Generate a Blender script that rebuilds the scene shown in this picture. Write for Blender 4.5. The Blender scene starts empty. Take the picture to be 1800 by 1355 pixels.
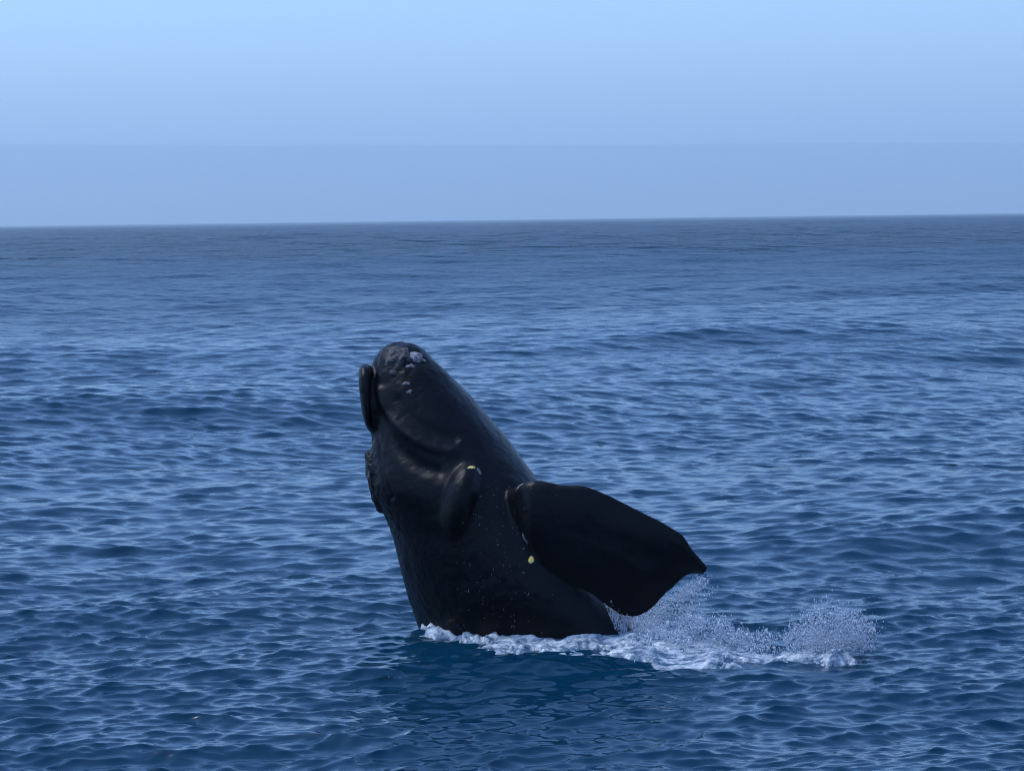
import bpy, math, random
import numpy as np
from mathutils import Vector, Matrix, noise as mnoise
from mathutils.bvhtree import BVHTree

scene = bpy.context.scene
COL = scene.collection
rng = np.random.default_rng(11)
random.seed(11)

# ------------------------------------------------------------------ camera
CAM_H = 5.6                       # eye height on a boat deck, metres
FPX, PW, PH = 5200.0, 1800.0, 1355.0
PITCH = math.atan((677.5 - 385.0) / FPX)
ROLL = math.radians(0.73)
cam_d = bpy.data.cameras.new("camera")
cam = bpy.data.objects.new("camera", cam_d); COL.objects.link(cam)
cam_d.sensor_fit = 'HORIZONTAL'; cam_d.sensor_width = 36.0
cam_d.lens = 36.0 * FPX / PW
cam_d.clip_start = 0.5; cam_d.clip_end = 150000.0
CAM_M = (Matrix.Translation((0, 0, CAM_H)) @ Matrix.Rotation(math.pi / 2 - PITCH, 4, 'X')
         @ Matrix.Rotation(-ROLL, 4, 'Z'))
cam.matrix_world = CAM_M
scene.camera = cam

# ------------------------------------------------------------------ light
SUN_EL, SUN_AZ = math.radians(62), math.radians(-76)      # azimuth: from +Y (view) towards +X
world = bpy.data.worlds.new("World"); scene.world = world
world.use_nodes = True
wn, wl = world.node_tree.nodes, world.node_tree.links
wn.clear()
sky = wn.new('ShaderNodeTexSky'); sky.sky_type = 'NISHITA'; sky.sun_disc = False
sky.sun_elevation = SUN_EL; sky.sun_rotation = SUN_AZ
sky.altitude = 0; sky.air_density = 1.0; sky.dust_density = 0.6; sky.ozone_density = 1.6
tint = wn.new('ShaderNodeMix'); tint.data_type = 'RGBA'; tint.blend_type = 'MULTIPLY'
tint.inputs['Factor'].default_value = 1.0
tint.inputs['B'].default_value = (0.63, 0.81, 1.10, 1)    # the photograph's cool white balance
bg = wn.new('ShaderNodeBackground'); bg.inputs['Strength'].default_value = 0.10
wo = wn.new('ShaderNodeOutputWorld')
wl.new(sky.outputs['Color'], tint.inputs['A'])
wl.new(tint.outputs['Result'], bg.inputs['Color'])
wl.new(bg.outputs['Background'], wo.inputs['Surface'])

sun_d = bpy.data.lights.new("sun", 'SUN'); sun_d.energy = 1.0; sun_d.angle = math.radians(10)   # sun through thin high haze
sun_d.color = (0.90, 0.95, 1.0)
sun = bpy.data.objects.new("sun", sun_d); COL.objects.link(sun)
sdir = Vector((math.sin(SUN_AZ) * math.cos(SUN_EL), math.cos(SUN_AZ) * math.cos(SUN_EL), math.sin(SUN_EL)))
sun.rotation_euler = (-sdir).to_track_quat('-Z', 'Y').to_euler()
sun.location = sdir * 60

scene.view_settings.view_transform = 'Standard'
scene.view_settings.look = 'None'
scene.view_settings.gamma = 1.0
scene.view_settings.exposure = 1.24
scene.cycles.volume_bounces = 8
scene.cycles.max_bounces = 10
scene.cycles.use_denoising = True
scene.cycles.sample_clamp_indirect = 2.0
scene.cycles.filter_width = 1.0
scene.cycles.denoising_prefilter = 'ACCURATE'

HAZE_DENSITY = 8.4e-5
HAZE_COLOR = (0.88, 0.98, 1.0, 1)

# ------------------------------------------------------------------ helpers
R3 = np.array(CAM_M.to_3x3())
def at(u, v, Y):
    """point at distance Y (metres ahead) seen at photograph pixel (u, v)"""
    d = R3 @ np.array([(u - PW / 2) / FPX, (PH / 2 - v) / FPX, -1.0])
    t = Y / d[1]
    return np.array([d[0] * t, Y, CAM_H + d[2] * t])
def ground(u, v, z=0.0):
    d = R3 @ np.array([(u - PW / 2) / FPX, (PH / 2 - v) / FPX, -1.0])
    t = (z - CAM_H) / d[2]
    return np.array([d[0] * t, d[1] * t, z])

def mesh_np(name, verts, quads=None, tris=None, smooth=True):
    me = bpy.data.meshes.new(name)
    verts = np.asarray(verts, dtype=np.float32)
    me.vertices.add(len(verts)); me.vertices.foreach_set('co', verts.ravel())
    idx, st, n = [], [], 0
    if quads is not None and len(quads):
        q = np.asarray(quads, dtype=np.int32); idx.append(q.ravel()); st.append(np.arange(len(q)) * 4); n += q.size
    if tris is not None and len(tris):
        t = np.asarray(tris, dtype=np.int32); idx.append(t.ravel()); st.append(n + np.arange(len(t)) * 3); n += t.size
    idx = np.concatenate(idx).astype(np.int32); st = np.concatenate(st).astype(np.int32)
    me.loops.add(len(idx)); me.loops.foreach_set('vertex_index', idx)
    me.polygons.add(len(st)); me.polygons.foreach_set('loop_start', st)
    me.update(calc_edges=True)
    me.polygons.foreach_set('use_smooth', np.full(len(st), smooth))
    me.validate()
    return me
def link(name, me, mat=None, parent=None):
    o = bpy.data.objects.new(name, me); COL.objects.link(o)
    if mat is not None: me.materials.clear(); me.materials.append(mat)
    if parent is not None: o.parent = parent
    return o
def grid_quads(nr, nc, wrap=False):
    a = np.arange(nr * nc).reshape(nr, nc)
    if wrap: a = np.concatenate([a, a[:, :1]], axis=1)
    return np.stack([a[:-1, :-1], a[:-1, 1:], a[1:, 1:], a[1:, :-1]], -1).reshape(-1, 4)
def sstep(x, a, b):
    t = np.clip((x - a) / (b - a), 0, 1); return t * t * (3 - 2 * t)
def add_attr(me, name, vals):
    a = me.attributes.new(name, 'FLOAT', 'POINT'); a.data.foreach_set('value', np.asarray(vals, dtype=np.float32))

_perm = rng.permutation(512)
_rnd = rng.random((512,)).astype(np.float64)
def vnoise(x, y, z):
    """smooth value noise, vectorised, about -1..1"""
    xi, yi, zi = np.floor(x).astype(int), np.floor(y).astype(int), np.floor(z).astype(int)
    fx, fy, fz = x - xi, y - yi, z - zi
    fx, fy, fz = [f * f * f * (f * (f * 6 - 15) + 10) for f in (fx, fy, fz)]
    def h(a, b, c): return _rnd[_perm[(_perm[(_perm[a % 512] + b) % 512] + c) % 512]]
    r = 0
    for dx in (0, 1):
        for dy in (0, 1):
            for dz in (0, 1):
                w = (fx if dx else 1 - fx) * (fy if dy else 1 - fy) * (fz if dz else 1 - fz)
                r = r + w * h(xi + dx, yi + dy, zi + dz)
    return r * 2 - 1
def fbm(x, y, z, oct=4, gain=0.5):
    s, a = 0, 1.0
    for i in range(oct):
        s = s + a * vnoise(x + 17.3 * i, y + 5.1 * i, z + 9.7 * i); x, y, z, a = x * 2.03, y * 2.03, z * 2.03, a * gain
    return s

# node helpers
def new_mat(name):
    m = bpy.data.materials.new(name); m.use_nodes = True
    nt = m.node_tree
    return m, nt, nt.nodes['Principled BSDF']
def N(nt, t, **kw):
    n = nt.nodes.new(t)
    for k, v in kw.items():
        if k in n.inputs: n.inputs[k].default_value = v
        else: setattr(n, k, v)
    return n

# ------------------------------------------------------------------ materials
def mat_sea():
    m, nt, p = new_mat("sea_water")
    p.inputs['Base Color'].default_value = (0.0002, 0.030, 0.060, 1)
    p.inputs['Roughness'].default_value = 0.06
    p.inputs['IOR'].default_value = 1.333
    geo = N(nt, 'ShaderNodeNewGeometry')
    det = N(nt, 'ShaderNodeAttribute', attribute_name='detail')
    def nz(scale, stretch, d, det_=2.0):
        mp = N(nt, 'ShaderNodeMapping'); mp.inputs['Scale'].default_value = (stretch, 1, 1)
        nt.links.new(geo.outputs['Position'], mp.inputs['Vector'])
        n = N(nt, 'ShaderNodeTexNoise', Scale=scale, Detail=det_, Roughness=0.5)
        nt.links.new(mp.outputs['Vector'], n.inputs['Vector'])
        b = N(nt, 'ShaderNodeBump', Strength=1.0, Distance=d)
        b.inputs['Filter Width'].default_value = 0.02
        nt.links.new(n.outputs['Fac'], b.inputs['Height'])
        return b
    b1 = nz(6.0, 0.4, 0.011)         # ripples about 0.1 m long, everywhere
    b2 = nz(1.6, 0.5, 0.36)          # waves the far mesh is too coarse to carry
    nt.links.new(det.outputs['Fac'], b2.inputs['Strength'])
    un = N(nt, 'ShaderNodeAttribute', attribute_name='unresolved')
    nt.links.new(un.outputs['Fac'], p.inputs['Roughness'])
    b3 = nz(0.30, 0.4, 5.5, 4.0)
    det3 = N(nt, 'ShaderNodeAttribute', attribute_name='detail_long')
    nt.links.new(det3.outputs['Fac'], b3.inputs['Strength'])
    nt.links.new(b3.outputs['Normal'], b2.inputs['Normal'])
    nt.links.new(b2.outputs['Normal'], b1.inputs['Normal'])
    nt.links.new(b1.outputs['Normal'], p.inputs['Normal'])
    return m
def mat_foam():
    m, nt, p = new_mat("foam")
    geo = N(nt, 'ShaderNodeNewGeometry')
    n = N(nt, 'ShaderNodeTexNoise', Scale=7.0, Detail=7.0, Roughness=0.72)
    mp = N(nt, 'ShaderNodeMapping'); mp.inputs['Scale'].default_value = (0.6, 1.2, 1.0); mp.inputs['Rotation'].default_value = (0, 0, 0.3)
    nt.links.new(geo.outputs['Position'], mp.inputs['Vector']); nt.links.new(mp.outputs['Vector'], n.inputs['Vector'])
    r = N(nt, 'ShaderNodeValToRGB')
    r.color_ramp.elements[0].position = 0.42; r.color_ramp.elements[0].color = (0.05, 0.12, 0.20, 1)
    r.color_ramp.elements[1].position = 0.62; r.color_ramp.elements[1].color = (0.70, 0.73, 0.74, 1)
    nt.links.new(n.outputs['Fac'], r.inputs['Fac'])
    nt.links.new(r.outputs['Color'], p.inputs['Base Color'])
    p.inputs['Roughness'].default_value = 0.35
    p.inputs['IOR'].default_value = 1.33
    n2 = N(nt, 'ShaderNodeTexNoise', Scale=45.0, Detail=4.0, Roughness=0.65)
    nt.links.new(geo.outputs['Position'], n2.inputs['Vector'])
    b = N(nt, 'ShaderNodeBump', Strength=0.7, Distance=0.012)
    nt.links.new(n2.outputs['Fac'], b.inputs['Height']); nt.links.new(b.outputs['Normal'], p.inputs['Normal'])
    return m
def mat_spray():
    m, nt, p = new_mat("spray_droplets")
    p.inputs['Base Color'].default_value = (0.74, 0.82, 0.92, 1)
    p.inputs['Roughness'].default_value = 0.15
    p.inputs['IOR'].default_value = 1.33
    tr = N(nt, 'ShaderNodeBsdfTranslucent', Color=(0.74, 0.82, 0.92, 1))
    mx = N(nt, 'ShaderNodeMixShader', Fac=0.45)
    out = nt.nodes['Material Output']
    nt.links.new(p.outputs[0], mx.inputs[1]); nt.links.new(tr.outputs[0], mx.inputs[2]); nt.links.new(mx.outputs[0], out.inputs['Surface'])
    return m
def mat_skin():
    m, nt, p = new_mat("whale_skin")
    tc = N(nt, 'ShaderNodeTexCoord')
    n = N(nt, 'ShaderNodeTexNoise', Scale=3.0, Detail=6.0, Roughness=0.65)
    nt.links.new(tc.outputs['Object'], n.inputs['Vector'])
    r = N(nt, 'ShaderNodeValToRGB')
    r.color_ramp.elements[0].position = 0.35; r.color_ramp.elements[0].color = (0.0015, 0.0017, 0.0025, 1)
    r.color_ramp.elements[1].position = 0.75; r.color_ramp.elements[1].color = (0.0022, 0.0028, 0.0055, 1)
    nt.links.new(n.outputs['Fac'], r.inputs['Fac']); nt.links.new(r.outputs['Color'], p.inputs['Base Color'])
    rr = N(nt, 'ShaderNodeMapRange'); rr.inputs['To Min'].default_value = 0.30; rr.inputs['To Max'].default_value = 0.46
    nt.links.new(n.outputs['Fac'], rr.inputs['Value']); nt.links.new(rr.outputs['Result'], p.inputs['Roughness'])
    p.inputs['Specular IOR Level'].default_value = 0.17
    n2 = N(nt, 'ShaderNodeTexNoise', Scale=38.0, Detail=5.0, Roughness=0.6)
    nt.links.new(tc.outputs['Object'], n2.inputs['Vector'])
    b = N(nt, 'ShaderNodeBump', Strength=0.5, Distance=0.009)
    nt.links.new(n2.outputs['Fac'], b.inputs['Height']); nt.links.new(b.outputs['Normal'], p.inputs['Normal'])
    return m
def mat_crust(name, dark, light, lo=0.35, hi=0.65):
    m, nt, p = new_mat(name)
    tc = N(nt, 'ShaderNodeTexCoord')
    n = N(nt, 'ShaderNodeTexNoise', Scale=22.0, Detail=6.0, Roughness=0.7)
    nt.links.new(tc.outputs['Object'], n.inputs['Vector'])
    r = N(nt, 'ShaderNodeValToRGB')
    r.color_ramp.elements[0].position = lo; r.color_ramp.elements[0].color = (*dark, 1)
    r.color_ramp.elements[1].position = hi; r.color_ramp.elements[1].color = (*light, 1)
    nt.links.new(n.outputs['Fac'], r.inputs['Fac']); nt.links.new(r.outputs['Color'], p.inputs['Base Color'])
    p.inputs['Roughness'].default_value = 0.6
    b = N(nt, 'ShaderNodeBump', Strength=0.8, Distance=0.02)
    nt.links.new(n.outputs['Fac'], b.inputs['Height']); nt.links.new(b.outputs['Normal'], p.inputs['Normal'])
    return m
def mat_hills():
    m, nt, p = new_mat("hillside")
    tc = N(nt, 'ShaderNodeTexCoord')
    n = N(nt, 'ShaderNodeTexNoise', Scale=0.0012, Detail=6.0, Roughness=0.6)
    nt.links.new(tc.outputs['Object'], n.inputs['Vector'])
    r = N(nt, 'ShaderNodeValToRGB')
    r.color_ramp.elements[0].color = (0.05, 0.07, 0.04, 1); r.color_ramp.elements[1].color = (0.16, 0.15, 0.10, 1)
    nt.links.new(n.outputs['Fac'], r.inputs['Fac']); nt.links.new(r.outputs['Color'], p.inputs['Base Color'])
    p.inputs['Roughness'].default_value = 0.9
    return m

M_SEA, M_FOAM, M_SPRAY, M_SKIN, M_HILL = mat_sea(), mat_foam(), mat_spray(), mat_skin(), mat_hills()
M_CRUST = mat_crust("callosity_grey", (0.010, 0.010, 0.013), (0.12, 0.115, 0.12), 0.45, 0.72)
M_PALE = mat_crust("callosity_glint_pale", (0.06, 0.055, 0.06), (0.46, 0.40, 0.42))  # also colours the light streaks put in as pale patches
M_MID = mat_crust("callosity_glint_mid", (0.03, 0.03, 0.035), (0.24, 0.24, 0.26))  # also colours the droplet glints set in as flecks
M_GLINT = mat_crust("glint_yellow", (0.80, 0.50, 0.03), (0.95, 0.78, 0.30))  # sun glints on wet skin, painted as a yellow colour

# ------------------------------------------------------------------ sea
# wind waves as random spectra in six bands; every band is a periodic tile of its own, odd size
WIND = math.radians(-78)
BANDS = [  # shortest, longest wavelength, rms slope, directional power, chop
    (26.0, 120.0, 0.050, 6, 0.4),
    (8.0, 26.0, 0.045, 4, 0.8),
    (2.5, 8.0, 0.050, 3, 0.9),
    (0.9, 2.5, 0.080, 2, 1.0),
    (0.36, 0.9, 0.175, 2, 1.1),
    (0.15, 0.36, 0.190, 2, 1.1),
]
TILES = []
for bi, (la, lb, sl, dp, chop) in enumerate(BANDS):
    n = 512; L = lb * (9.3 + 0.71 * bi)
    k1 = np.fft.fftfreq(n, L / n) * 2 * np.pi
    kx, ky = np.meshgrid(k1, k1, indexing='ij'); k = np.hypot(kx, ky); k[0, 0] = 1
    lam = 2 * np.pi / k
    band = (lam >= la) & (lam < lb)
    wd = WIND + (0.35 if bi == 0 else 0.12 * (bi % 3 - 1))
    c = np.abs((kx * math.cos(wd) + ky * math.sin(wd)) / k)
    amp = np.where(band, k ** -2.0 * (0.03 + c ** dp), 0.0)
    ph = rng.normal(size=(n, n)) + 1j * rng.normal(size=(n, n))
    hk = amp * ph; hk[0, 0] = 0
    sx, sy = np.fft.ifft2(1j * kx * hk).real, np.fft.ifft2(1j * ky * hk).real
    f = sl / math.sqrt((sx ** 2 + sy ** 2).mean())
    h = np.fft.ifft2(hk).real * f
    dx = np.fft.ifft2(1j * kx / k * hk).real * f * chop
    dy = np.fft.ifft2(1j * ky / k * hk).real * f * chop
    T = np.stack([dx, dy, h], -1)
    if bi < 3:                      # bring a calm, level stretch of each long wave to the whale
        gx_, gy_ = np.gradient(h, L / n)
        i0, j0 = np.unravel_index(np.argmin(np.abs(h) + 3 * np.hypot(gx_, gy_) * (1 + 0 * h)), h.shape)
        T = np.roll(T, (int(0.4 / L * n) - i0, int(39.3 / L * n) - j0), (0, 1))
    TILES.append((L, n, la, T))
def cubic(tile, x, y):
    L, n, la, T = tile
    fx, fy = x / L * n, y / L * n
    ix, iy = np.floor(fx).astype(int), np.floor(fy).astype(int)
    tx, ty = fx - ix, fy - iy
    def w(t): return ((1 - t) ** 3 / 6, (3 * t ** 3 - 6 * t * t + 4) / 6, (-3 * t ** 3 + 3 * t * t + 3 * t + 1) / 6, t ** 3 / 6)
    wx, wy = w(tx), w(ty)
    out = np.zeros(x.shape + (3,))
    for i in range(4):
        for j in range(4):
            out += (wx[i] * wy[j])[..., None] * T[(ix + i - 1) % n, (iy + j - 1) % n]
    return out
def sea_disp(x, y, s):
    """displacement of the sea at rest position (x, y); bands the sampling step s cannot carry fade out"""
    out = np.zeros(x.shape + (3,)); miss = np.zeros(x.shape + (2,)); var = np.zeros(x.shape)
    for t, band in zip(TILES, BANDS):
        wgt = sstep(t[2] / s, 1.6, 3.6)
        sel = wgt > 0; var += band[2] ** 2 * (1 - wgt ** 2)
        if sel.any():
            out[sel] += cubic(t, x[sel], y[sel]) * wgt[sel][:, None]
        if 0.3 < t[2] < 1: miss[..., 0] += (1 - wgt) / 2
        if 2 < t[2] < 3: miss[..., 1] = 1 - wgt
    return out, miss, var
def sea_height(x, y):
    """height of the sea surface over (x, y)"""
    qx, qy = x.copy(), y.copy(); s = np.full(x.shape, 0.035)
    for _ in range(3):
        d = sea_disp(qx, qy, s)[0]; qx, qy = x - d[..., 0], y - d[..., 1]
    return sea_disp(qx, qy, s)[0][..., 2]

def angles(dth):
    th = [0.0]; step = dth
    while th[-1] < math.pi:
        if th[-1] > 0.19: step = min(step * 1.13, 0.12)
        th.append(th[-1] + step)
    th = np.array(th[:-1]); return np.concatenate([-th[:0:-1], th])
def radii(r0, r1, fn):
    rr = [r0]
    while rr[-1] < r1: rr.append(rr[-1] + fn(rr[-1]))
    return np.array(rr)
def near_step(r): return 0.5 if r < 20 else 0.15 if r < 24 else r * r / (FPX * CAM_H) * 0.9
RINGS = [(0.0009, radii(1.5, 70.0, near_step)),
         (0.0012, radii(69.8, 400.0, lambda r: 0.0013 * r)),
         (0.0020, radii(399.0, 44000.0, lambda r: 0.003 * r if r < 4000 else 0.02 * r))]
SV, SQ, SD, SDL, SU, off = [], [], [], [], [], 0
for dth, rr in RINGS:
    th = angles(dth)
    RR, TH = np.meshgrid(rr, th, indexing='ij')
    X, Y = RR * np.sin(TH), RR * np.cos(TH)
    dstep = np.maximum(np.gradient(rr)[:, None] * 0.8, RR * np.gradient(th)[None, :])
    disp, miss, var = sea_disp(X, Y, dstep)
    far = 1 - sstep(RR, 6000, 16000)
    SV.append(np.stack([X + disp[..., 0], Y + disp[..., 1], disp[..., 2] * far], -1).reshape(-1, 3))
    SQ.append(grid_quads(len(rr), len(th), wrap=True)[:, ::-1] + off); off += RR.size
    SD.append(miss[..., 0].ravel()); SDL.append(miss[..., 1].ravel())
    # slopes too short for the mesh become roughness (alpha = rms slope)
    SU.append(np.sqrt(np.sqrt(0.3 * var * sstep(np.log(RR), math.log(110), math.log(600)) + 0.0004)).ravel())
    if off == RR.size: n_first = len(th)
SV.append(np.zeros((1, 3)))
tri = np.stack([np.full(n_first, off), (np.arange(n_first) + 1) % n_first, np.arange(n_first)], -1)
sea_me = mesh_np("sea", np.vstack(SV), np.vstack(SQ), tri)
add_attr(sea_me, 'detail', np.append(np.concatenate(SD), 0))
add_attr(sea_me, 'detail_long', np.append(np.concatenate(SDL), 0))
add_attr(sea_me, 'unresolved', np.append(np.concatenate(SU), 0.14))
sea = link("sea", sea_me, M_SEA); sea["kind"] = "structure"

# ------------------------------------------------------------------ distant hills
na, nb = 420, 40
az = np.linspace(-1.1, 1.1, na)
dep = np.linspace(0, 1, nb)
AZ, DP = np.meshgrid(az, dep, indexing='ij')
ridge = 805 - 67 * np.clip(az / 0.171, -2, 2) + 9 * fbm(az * 9.0, az * 0 + 3.3, az * 0, 4) + 4 * fbm(az * 60.0, az * 0 + 1.3, az * 0, 3)
rad = 33500 + 7000 * DP
prof = np.sin(np.clip(DP, 0, 1) * math.pi) ** 0.7
prof[:, 0] = 0; prof[:, -1] = 0
Hh = ridge[:, None] * 1.17 * prof * (1 + 0.10 * fbm(AZ * 40, DP * 6, AZ * 0, 4) * (1 - prof ** 4)) - 12
HV = np.stack([rad * np.sin(AZ), rad * np.cos(AZ), Hh], -1).reshape(-1, 3)
hills = link("hills", mesh_np("hills", HV, grid_quads(na, nb)), M_HILL); hills["kind"] = "structure"

# ------------------------------------------------------------------ whale
YC = 39.8
SIL = [  # v, left u, right u, half depth (m)
    (602, 690, 722, 0.10), (606, 679, 731, 0.22), (614, 668, 742, 0.33), (626, 660, 756, 0.42), (645, 654, 778, 0.52), (670, 649, 802, 0.62),
    (700, 647, 831, 0.72), (735, 649, 862, 0.82), (770, 653, 891, 0.90), (800, 652, 914, 0.97), (830, 648, 936, 1.03),
    (860, 653, 957, 1.08), (890, 669, 978, 1.10), (920, 684, 996, 1.12), (960, 695, 1016, 1.14), (1000, 705, 1034, 1.15),
    (1050, 718, 1064, 1.16), (1100, 734, 1106, 1.16), (1150, 752, 1144, 1.16), (1210, 776, 1152, 1.12), (1290, 812, 1195, 1.05), (1380, 860, 1240, 0.8)]
SIL = np.array(SIL, float)
def spline(xs, ys, xq):
    """monotone-ish cubic through the points"""
    m = np.gradient(ys, xs); i = np.clip(np.searchsorted(xs, xq) - 1, 0, len(xs) - 2)
    h = xs[i + 1] - xs[i]; t = (xq - xs[i]) / h
    return ((1 + 2 * t) * (1 - t) ** 2 * ys[i] + t * (1 - t) ** 2 * h * m[i] + t * t * (3 - 2 * t) * ys[i + 1] + t * t * (t - 1) * h * m[i + 1])
nv, nphi = 120, 96
vq = 602 + (1380 - 602) * np.linspace(0, 1, nv) ** 1.25
uL, uR, HD = [spline(SIL[:, 0], SIL[:, i], vq) for i in (1, 2, 3)]
phi = np.linspace(0, 2 * np.pi, nphi, endpoint=False)
rings = []
for i in range(nv):
    skew = 0.52 * sstep(np.array(vq[i]), 700, 1100)           # the right flank swings towards the boat lower down
    lean = 0.5 * (1 - sstep(np.array(vq[i]), 600, 1050))
    half = (uR[i] - uL[i]) / 260.0
    PL, PR = at(uL[i], vq[i], YC + lean + skew * half), at(uR[i], vq[i], YC + lean - skew * half)
    c, s = np.cos(phi), np.sin(phi)
    e = 0.92
    a = np.sign(c) * np.abs(c) ** e; b = np.sign(s) * np.abs(s) ** e
    ring = (PL + PR) / 2 + a[:, None] * (PR - PL) / 2
    ring[:, 1] += -b * HD[i]
    rings.append(ring)
BV = np.concatenate(rings + [[rings[0].mean(0) + [0, 0, 0.012]], [rings[-1].mean(0)]])
BQ = grid_quads(nv, nphi, wrap=True)
t0i, t1i = nv * nphi, nv * nphi + 1
ar = np.arange(nphi); nx = (ar + 1) % nphi
BT = np.concatenate([np.stack([np.full(nphi, t0i), ar * 1, nx], -1)[:, ::-1], np.stack([np.full(nphi, t1i), nx + (nv - 1) * nphi, ar + (nv - 1) * nphi], -1)[:, ::-1]])

pieces_v, pieces_q, pieces_t = [BV], [BQ], [BT]
def add_piece(v, q, t):
    off = sum(len(p) for p in pieces_v)
    pieces_v.append(v); pieces_q.append(q + off); pieces_t.append(t + off)

# flipper: foil sections from the leading to the trailing edge, root buried in the flank
LEAD = [(872, 872), (906, 855), (941, 845), (982, 850), (1031, 853), (1068, 867), (1104, 884), (1141, 904), (1175, 922), (1200, 940), (1219, 968), (1236, 989), (1243, 1000)]
TRAIL = [(878, 920), (924, 950), (940, 974), (960, 996), (985, 1014), (1012, 1032), (1043, 1048), (1066, 1066), (1087, 1079), (1112, 1085), (1136, 1079), (1155, 1063), (1180, 1037), (1208, 1012), (1236, 1008)]
def resample(pts, n):
    p = np.array(pts, float); d = np.r_[0, np.cumsum(np.hypot(*np.diff(p, axis=0).T))]; q = np.linspace(0, d[-1], n)
    return np.stack([spline(d, p[:, 0], q), spline(d, p[:, 1], q)], -1)
ns, nc = 90, 40
ld, tl = resample(LEAD, ns), resample(TRAIL, ns)
FV = []
for i in range(ns):
    s = i / (ns - 1)
    root = 0.45 * (1 - sstep(np.array(s), 0.0, 0.16))
    y0 = YC - 1.08 - 0.45 * s + root                # leading edge leans towards the boat
    y1 = YC - 1.24 - 0.06 * s + root
    A, B = at(*ld[i], y0), at(*tl[i], y1)
    chord = np.linalg.norm(B - A)
    nrm = np.cross(B - A, [1, 0.0, -0.4]); nrm /= np.linalg.norm(nrm)
    tmax = min(0.17 * (1 - 0.62 * s), 0.30 * chord)
    for j in range(nc):
        ph = 2 * math.pi * j / nc
        xx = 0.5 - 0.5 * math.cos(ph)               # 0 lead .. 1 trail
        thick = tmax * (1.9 * math.sqrt(max(xx, 0)) * (1 - xx) ** 0.8 + 0.34 * math.sqrt(max(xx * (1 - xx), 0)))
        sg = 1 if math.sin(ph) >= 0 else -1
        FV.append(A + (B - A) * xx + nrm * sg * thick)
FV = np.array(FV)
FQ = grid_quads(ns, nc, wrap=True)
FV = np.vstack([FV, FV[:nc].mean(0), FV[-nc:].mean(0)])
ar = np.arange(nc); nx = (ar + 1) % nc
FT = np.concatenate([np.stack([np.full(nc, ns * nc), nx, ar], -1), np.stack([np.full(nc, ns * nc + 1), ar + (ns - 1) * nc, nx + (ns - 1) * nc], -1)])
add_piece(FV, FQ, FT)

def ellipsoid(c, ax, ay, az_, n=24, pw=1.0):
    u = np.linspace(0, np.pi, n); w = np.linspace(0, 2 * np.pi, 2 * n, endpoint=False)
    U, W = np.meshgrid(u[1:-1], w, indexing='ij')
    d = np.stack([np.sin(U) * np.cos(W), np.sin(U) * np.sin(W), np.cos(U)], -1).reshape(-1, 3)
    d = np.vstack([d, [0, 0, 1], [0, 0, -1]])
    d = np.sign(d) * np.abs(d) ** pw
    v = np.array(c) + d[:, :1] * np.array(ax) + d[:, 1:2] * np.array(ay) + d[:, 2:] * np.array(az_)
    nr, ncc = n - 2, 2 * n
    q = grid_quads(nr, ncc, wrap=True)
    ar = np.arange(ncc); nx = (ar + 1) % ncc
    t = np.concatenate([np.stack([np.full(ncc, nr * ncc), ar, nx], -1), np.stack([np.full(ncc, nr * ncc + 1), nx + (nr - 1) * ncc, ar + (nr - 1) * ncc], -1)])
    return v, q, t
# narrow jaw strip standing off the left side of the snout
add_piece(*ellipsoid(at(648, 700, YC + 0.34), (0.112, 0, 0), (0, 0.42, 0), (at(640, 642, YC) - at(654, 764, YC)) / 2, pw=0.75))
add_piece(*ellipsoid(at(657, 846, YC + 0.30), (0.085, 0, 0), (0, 0.35, 0), (at(649, 792, YC) - at(672, 905, YC)) / 2))
# second flipper, folded against the near flank: a broad rounded lobe seen end on
add_piece(*ellipsoid(at(809, 912, YC + 0.03), (0.43, 0, 0), (0, 1.05, 0), (at(822, 799, YC) - at(796, 1025, YC)) / 2 + np.array([0, -0.40, 0])))

raw = mesh_np("raw", np.vstack(pieces_v), np.vstack(pieces_q), np.vstack(pieces_t))
tmp = bpy.data.objects.new("tmp", raw); COL.objects.link(tmp)
import bmesh
bm = bmesh.new(); bm.from_mesh(raw); bmesh.ops.recalc_face_normals(bm, faces=bm.faces); bm.to_mesh(raw); bm.free()
md = tmp.modifiers.new("r", 'REMESH'); md.mode = 'VOXEL'; md.voxel_size = 0.022
sm = tmp.modifiers.new("s", 'SMOOTH'); sm.factor = 0.5; sm.iterations = 11
dg = bpy.context.evaluated_depsgraph_get()
whale_me = bpy.data.meshes.new_from_object(tmp.evaluated_get(dg)); whale_me.name = "right_whale"
bpy.data.objects.remove(tmp)
nvt = len(whale_me.vertices)
co = np.empty(nvt * 3, np.float32); whale_me.vertices.foreach_get('co', co); co = co.reshape(-1, 3).astype(float)
no = np.empty(nvt * 3, np.float32); whale_me.vertices.foreach_get('normal', no); no = no.reshape(-1, 3).astype(float)
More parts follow.
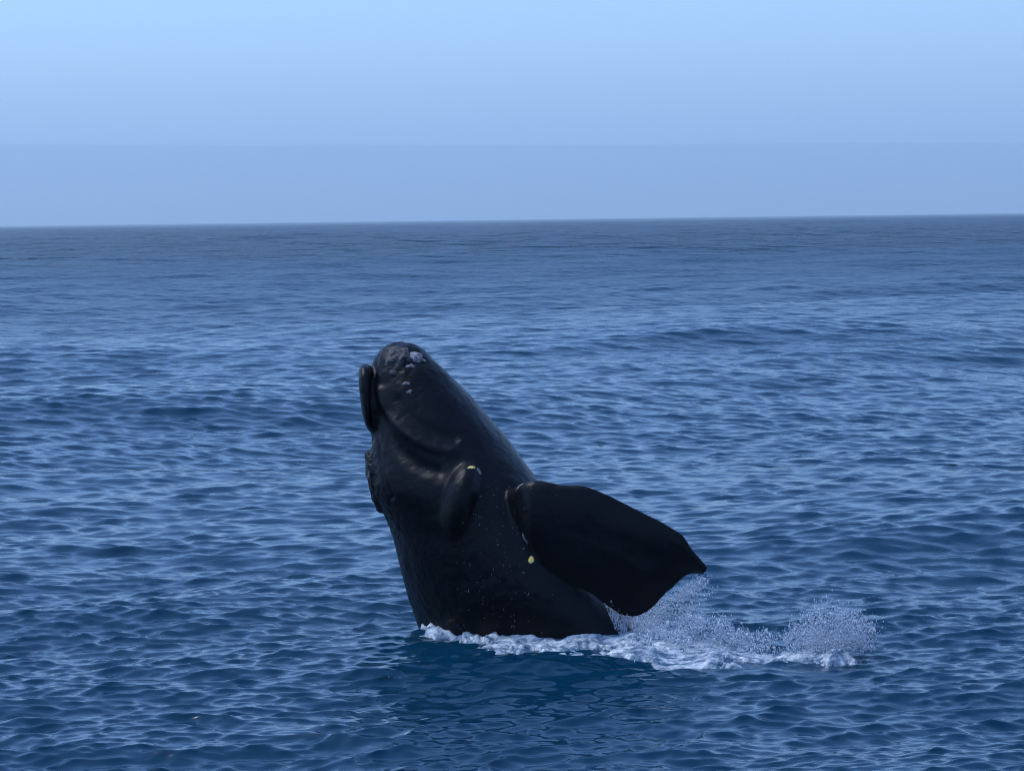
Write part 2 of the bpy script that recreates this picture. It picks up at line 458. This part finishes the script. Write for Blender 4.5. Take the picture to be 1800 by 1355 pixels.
# sculpt: ridges and grooves along lines drawn on the near side (x, z in metres on the whale's plane)
def line_xz(pts):
    return np.array([at(u, v, YC)[[0, 2]] for u, v in resample(pts, 60)])
def dist_line(P, L):
    d = np.full(len(P), 1e9)
    for a, b in zip(L[:-1], L[1:]):
        ab = b - a; t = np.clip(((P - a) @ ab) / (ab @ ab + 1e-12), 0, 1)
        d = np.minimum(d, np.hypot(*(P - a - t[:, None] * ab).T))
    return d
P = co[:, [0, 2]]
near = sstep(-no[:, 1], -0.1, 0.3)
dis = np.zeros(nvt)
for pts, wid, amp in [
    ([(662, 622), (656, 660), (653, 700), (657, 745), (666, 790), (674, 830), (690, 870)], 0.030, -0.035),   # mouth slit
    ([(668, 686), (680, 722), (705, 750), (735, 770), (768, 783), (796, 787)], 0.06, 0.045),               # lower lip edge
    ([(668, 730), (686, 765), (715, 795), (745, 812), (772, 818)], 0.10, -0.06),                           # fold under the lip
    ([(700, 700), (724, 728), (756, 750), (800, 764)], 0.07, -0.035),
]:
    dis += amp * np.exp(-(dist_line(P, line_xz(pts)) / wid) ** 2) * near
tipc = at(708, 612, YC)[[0, 2]]
dt = np.hypot(*(P - tipc).T)
rough = np.exp(-(dt / 0.42) ** 2) * 0.9
edgec = dist_line(P, line_xz([(646, 790), (647, 840), (668, 890), (690, 930)]))
rough += np.exp(-(edgec / 0.16) ** 2)
dis += rough * 0.022 * fbm(co[:, 0] * 6, co[:, 1] * 6, co[:, 2] * 6, 4, 0.55)
notflip = 1 - sstep(co[:, 0], at(960, 900, YC)[0], at(1010, 900, YC)[0])
dis += 0.010 * fbm(co[:, 0] * 2.2, co[:, 1] * 2.2, co[:, 2] * 2.2, 3)
dis += 0.0035 * fbm(co[:, 0] * 11, co[:, 1] * 11, co[:, 2] * 11, 4, 0.65)
al = (co[:, 0] * 0.92 - co[:, 2] * 0.385); cr = (co[:, 0] * 0.385 + co[:, 2] * 0.92)
dis += 0.009 * (1 - notflip) * vnoise(al * 0.7, cr * 4.5, al * 0 + 2.0)        # finger-bone ridges along the flipper
co2 = co + no * dis[:, None]
whale_me.vertices.foreach_set('co', co2.astype(np.float32).ravel())
whale_me.polygons.foreach_set('use_smooth', np.ones(len(whale_me.polygons), bool))
whale_me.update()
whale = link("right_whale", whale_me, M_SKIN)
whale["label"] = "black right whale breaching nose up out of the sea, one broad flipper spread"
whale["category"] = "whale"

bv = BVHTree.FromPolygons([tuple(p) for p in co2], [tuple(p.vertices) for p in whale_me.polygons])
camo = Vector((0, 0, CAM_H))
def hit(u, v):
    d = Vector(at(u, v, YC)) - camo; d.normalize()
    return bv.ray_cast(camo, d)[:2]
def crust_patch(verts, tris, p, n, sx, sz, h, seed, ang=0.0, res=14):
    """lumpy low mound sitting on the skin"""
    n = Vector(n); t = n.cross(Vector((0, 0, 1))); t.normalize(); b = n.cross(t)
    t, b = t * math.cos(ang) + b * math.sin(ang), b * math.cos(ang) - t * math.sin(ang)
    off = len(verts); ring0 = None
    rs = np.linspace(0, 1, max(4, res // 2)); na_ = res
    verts.append(tuple(p + n * h * 1.0))
    for k, r in enumerate(rs[1:]):
        for j in range(na_):
            a = 2 * math.pi * j / na_
            w = 1 + 0.75 * mnoise.noise(Vector((math.cos(a) * 1.6, math.sin(a) * 1.6, seed * 3.1)))
            q = p + t * (math.cos(a) * r * sx * w) + b * (math.sin(a) * r * sz * w)
            # follow the skin
            hp, hn, _i, _d = bv.find_nearest(q)
            base = hp if hp is not None else q
            hh = h * (1 - r ** 3) * (1 + 0.8 * mnoise.noise(q * 16.0 + Vector((seed, 0, 0)))) - 0.008 * (r > 0.98)
            verts.append(tuple(base + (hn if hn is not None else n) * hh))
    nr = len(rs) - 1
    for j in range(na_):
        j2 = (j + 1) % na_
        tris.append((off, off + 1 + j, off + 1 + j2))
        for k in range(nr - 1):
            a0, a1 = off + 1 + k * na_ + j, off + 1 + k * na_ + j2
            b0, b1 = a0 + na_, a1 + na_
            tris.append((a0, b0, b1)); tris.append((a0, b1, a1))
def patch(name, u, v, su, sv, h, mat, seed, ang=0.0, label=None, res=18):
    p, n = hit(u, v)
    if p is None: return
    vs, ts = [], []
    crust_patch(vs, ts, p, n, su / 130.0, sv / 130.0, h, seed, ang, res)
    o = link(name, mesh_np(name, vs, None, ts), mat, whale)
    if label: o["label"] = label
    return o
patch("callosity", 703, 624, 30, 22, 0.030, M_CRUST, 1.0, 0.3, "rough dark grey crust over the snout tip", 34)
patch("callosity", 731, 628, 19, 11, 0.030, M_PALE, 2.0, -0.5, "pale pinkish crust on the snout tip", 22)
patch("callosity", 713, 617, 6, 4, 0.012, M_MID, 2.5, 0.0)
patch("callosity", 722, 643, 8, 5, 0.0122, M_MID, 3.0, 0.2)
patch("callosity", 713, 674, 7, 4.5, 0.0125, M_MID, 4.0, 0.1)
patch("callosity", 720, 689, 5.5, 4.5, 0.0120, M_MID, 5.0)
patch("callosity", 690, 655, 9, 6, 0.018, M_CRUST, 6.5)
patch("callosity", 650, 845, 8, 16, 0.025, M_CRUST, 7.0)
patch("glint_patch", 829, 821, 9, 4, 0.010, M_GLINT, 8.0, 0.1, "small sun glint put in as a yellow fleck below the folded flipper's rim", 10)  # sun glint on the wet skin, painted as a raised patch
patch("glint_patch", 842, 828, 3.5, 7, 0.012, M_PALE, 8.5, 0.1, None, 10)  # white part of the same glint, painted on
patch("glint_patch", 912, 856, 2.2, 10, 0.012, M_PALE, 8.7, -0.6, None, 12)  # light along the flipper root, painted as a thin pale patch
patch("glint_patch", 923, 948, 3.0, 11, 0.012, M_PALE, 8.9, 0.3, None, 12)  # light streak at the flipper base, painted as a pale patch
patch("glint_patch", 933, 984, 6.5, 7.5, 0.010, M_GLINT, 9.0, 0.2, "small sun glint put in as a yellow fleck at the flipper's root", 10)  # second sun glint, painted as a yellow patch
# droplet glints set in as pale flecks on the flank, far too many to pick apart: one part
vs, ts = [], []
for i in range(170):
    u = random.gauss(868, 46); v = random.uniform(850, 1125)
    if u < 800 or u > 1030: continue
    p, n = hit(u, v)
    if p is None or p.y < YC - 1.6: continue
    crust_patch(vs, ts, p, n, random.uniform(0.4, 1.0) / 130, (0.6 + 4.0 * random.random() ** 2.5) / 130, 0.004, i * 1.7, random.uniform(-1.5, 1.5), 6)
fl = link("glint_flecks", mesh_np("glint_flecks", vs, None, ts), M_MID, whale); fl["kind"] = "stuff"

# ------------------------------------------------------------------ foam and spray
# outline of the whale at the waterline, for the foam that hugs it
wl_mask = np.abs(co2[:, 2]) < 0.05
wlp = co2[wl_mask][:, :2]; wlp = wlp[wlp[:, 0] < at(1125, 1150, YC)[0]]
wc = wlp.mean(0)
wa = np.arctan2(wlp[:, 1] - wc[1], wlp[:, 0] - wc[0]); wr = np.hypot(*(wlp - wc).T)
bins = np.linspace(-np.pi, np.pi, 73); bi = np.digitize(wa, bins) - 1
rad_out = np.array([wr[bi == k].max() if (bi == k).any() else np.nan for k in range(72)])
bc = (bins[:-1] + bins[1:]) / 2; ok = ~np.isnan(rad_out)
def body_dist(x, y):
    a = np.arctan2(y - wc[1], x - wc[0]); r = np.hypot(x - wc[0], y - wc[1])
    return r - np.interp(a, bc[ok], rad_out[ok], period=2 * np.pi)
def gx(u, v): return ground(u, v)[:2]
fx = np.arange(gx(690, 1150)[0], gx(1600, 1150)[0], 0.016)
fy = np.arange(36.6, 41.8, 0.035)
FX, FY = np.meshgrid(fx, fy, indexing='ij')
bd = body_dist(FX, FY)
def blob(u, v, ru, rd):
    c = gx(u, v); return np.exp(-(((FX - c[0]) / (ru / 130.0)) ** 2 + ((FY - c[1]) / rd) ** 2))
ang = np.arctan2(FY - wc[1], FX - wc[0])
xl, xr = gx(745, 1110)[0], gx(1120, 1150)[0]
tt = np.clip((FX - xl) / (xr - xl), 0, 1)
width = 0.28 + 0.34 * tt
lip = np.exp(-np.clip(bd, 0, None) / width) * sstep(-FY, -(wc[1] + 0.9), -(wc[1] + 0.3)) * sstep(FX, xl - 0.15, xl + 0.15)
F = 1.25 * lip
F += 0.9 * blob(1175, 1154, 70, 0.55) + 1.0 * blob(1255, 1152, 75, 0.6) + 1.0 * blob(1455, 1150, 85, 0.45) + 0.8 * blob(1350, 1156, 70, 0.4)
F += 0.8 * blob(1150, 1142, 60, 0.6)
F += 0.5 * fbm(FX * 1.5 + 0.4 * FY, FY * 2.4, FX * 0, 5, 0.6) + 0.22 * fbm(FX * 9 + FY, FY * 9, FX * 0 + 7, 3, 0.6)
F += 0.45 * blob(1550, 1162, 50, 0.3)
cov = sstep(F, 0.40, 0.95)
sea_z = sea_height(FX, FY)
lump = fbm(FX * 3.2 + 0.5 * FY, FY * 5, FX * 0 + 4, 5, 0.5)
mound = cov * (0.12 * lip + 0.11 * blob(1255, 1152, 60, 0.5) + 0.13 * blob(1458, 1150, 58, 0.4) + 0.10 * blob(1150, 1148, 50, 0.5))
fz = sea_z - 0.05 + cov * (0.075 + 0.030 * lump) + mound * (0.85 + 0.25 * lump)
edge = np.minimum.reduce([FX - fx[0], fx[-1] - FX, FY - fy[0], fy[-1] - FY])
fz -= 0.2 * (1 - sstep(edge, 0, 0.15)) + 0.12 * (1 - sstep(cov, 0.0, 0.3))
FVv = np.stack([FX, FY, fz], -1).reshape(-1, 3)
keep = (fz > sea_z - 0.06)
fq = grid_quads(len(fx), len(fy))
kf = keep.ravel()[fq].any(1) & (cov.ravel()[fq] > 0.01).any(1)
fq = fq[kf]; usedv, inv = np.unique(fq, return_inverse=True)
foam = link("foam", mesh_np("foam", FVv[usedv], inv.reshape(-1, 4)), M_FOAM)
foam["kind"] = "stuff"; foam["label"] = "white foam and churned water around the whale's waterline"; foam["category"] = "foam"

drop_v = np.array([[1, 1, 1], [-1, -1, 1], [-1, 1, -1], [1, -1, -1]], float) * 0.8
drop_t = np.array([[0, 1, 3], [0, 2, 1], [0, 3, 2], [1, 2, 3]])
def drops(name, pts, rmin, rmax, label):
    n = len(pts)
    r = rmin * (rmax / rmin) ** (rng.random(n) ** 2.2)
    st = r[:, None] * (0.7 + 0.7 * rng.random((n, 3))) * np.array([1, 1, 1.35])
    st *= np.where(rng.random(n) < 0.03, 1.9, 1.0)[:, None]
    st[:, 2] *= np.where(rng.random(n) < 0.2, 1 + 3 * rng.random(n), 1.0)
    v = (pts[:, None, :] + drop_v[None] * st[:, None, :]).reshape(-1, 3)
    t = (drop_t[None] + 4 * np.arange(n)[:, None, None]).reshape(-1, 3)
    o = link(name, mesh_np(name, v, None, t), M_SPRAY); o["kind"] = "stuff"; o["label"] = label; o["category"] = "spray"
    return o
def cloud(n, fn):
    out = []
    while len(out) < n:
        p = fn()
        if p is not None: out.append(p)
    return np.array(out)
# dome of spray
cD = np.array([at(1458, 1150, 37.8)[0], 37.8, 0.0])
def f_dome():
    a = random.random() * 2 * math.pi; el = math.asin(random.random()); r = random.random() ** 0.6
    if random.random() < 0.18: r *= 1 + abs(random.gauss(0, 0.16))
    x, y, z = math.cos(a) * math.cos(el), math.sin(a) * math.cos(el), math.sin(el)
    h = 0.60 * (1 + 0.30 * mnoise.noise(Vector((x * 2.6, y * 2.6, 1))) + 0.16 * mnoise.noise(Vector((x * 9, y * 9, 4))))
    q = Vector((cD[0] + x * r * 0.64 * (1 + 0.2 * mnoise.noise(Vector((z * 4, y * 3, 7)))) + 0.05 * z, cD[1] + y * r * 0.5, z * r * h + 0.02))
    if mnoise.noise(q * 4.5) + 0.6 * mnoise.noise(q * 11.0) < random.uniform(-0.75, 0.25): return None
    return tuple(q)
drops("spray", cloud(14000, f_dome), 0.002, 0.009, "rounded dome of white spray falling behind the breaching whale")
# low ragged splash between whale and dome
def f_mid():
    u = random.gauss(1235, 62)
    if not 1110 < u < 1400: return None
    top = 0.16 + 0.32 * math.exp(-((u - 1235) / 60) ** 2) + 0.12 * math.exp(-((u - 1150) / 30) ** 2)
    z = random.random() ** 1.6 * top * (1 + 0.5 * mnoise.noise(Vector((u * 0.03, 2, 0))))
    y = 38.2 + random.gauss(0, 0.36)
    if mnoise.noise(Vector((u * 0.035, y * 3.0, z * 7))) < -0.18: return None
    return (at(u, 1150, y)[0], y, z)
drops("spray", cloud(15000, f_mid), 0.002, 0.010, "low ragged splash of white water close beside the whale's flank")
# curtain of water running off the flank behind the flipper
def f_curt():
    t = random.random()
    v = 1045 + 105 * t ** 0.8
    u = 1058 + 48 * t + abs(random.gauss(0, 1)) * (14 + 34 * t)
    if u > 1190: return None
    y = 39.1 + random.gauss(0, 0.2) - 0.6 * t
    if mnoise.noise(Vector((u * 0.06, y * 2, v * 0.02))) < -0.25: return None
    return tuple(at(u, v, y))
def f_mist():
    t = random.random()
    u = 1130 + 110 * t + random.gauss(0, 10); v = 1085 - 80 * t + random.random() ** 1.5 * 60
    if random.random() < t * 0.6: return None
    return tuple(at(u, v, 39.4 + random.gauss(0, 0.15)))
drops("spray", np.vstack([cloud(13000, f_curt), cloud(4000, f_mist)]), 0.0025, 0.008, "curtain of fine spray streaming off the flank below the spread flipper")

# ------------------------------------------------------------------ haze over the sea
hb = 48000.0
hv = [(x, y, z) for x in (-hb, hb) for y in (-hb, hb) for z in (-20.0, 1180.0)]
hf = [(0, 1, 3, 2), (4, 6, 7, 5), (0, 4, 5, 1), (2, 3, 7, 6), (0, 2, 6, 4), (1, 5, 7, 3)]
hme = bpy.data.meshes.new("haze"); hme.from_pydata(hv, [], hf); hme.update()
hm = bpy.data.materials.new("haze_air"); hm.use_nodes = True; hm.node_tree.nodes.clear()
pv = hm.node_tree.nodes.new('ShaderNodeVolumePrincipled'); mo = hm.node_tree.nodes.new('ShaderNodeOutputMaterial')
pv.inputs['Color'].default_value = HAZE_COLOR
pv.inputs['Density'].default_value = HAZE_DENSITY
pv.inputs['Anisotropy'].default_value = 0.3
hm.node_tree.links.new(pv.outputs['Volume'], mo.inputs['Volume'])
haze = link("haze", hme, hm); haze["kind"] = "stuff"; haze["label"] = "pale blue haze lying over the open sea"; haze["category"] = "haze"
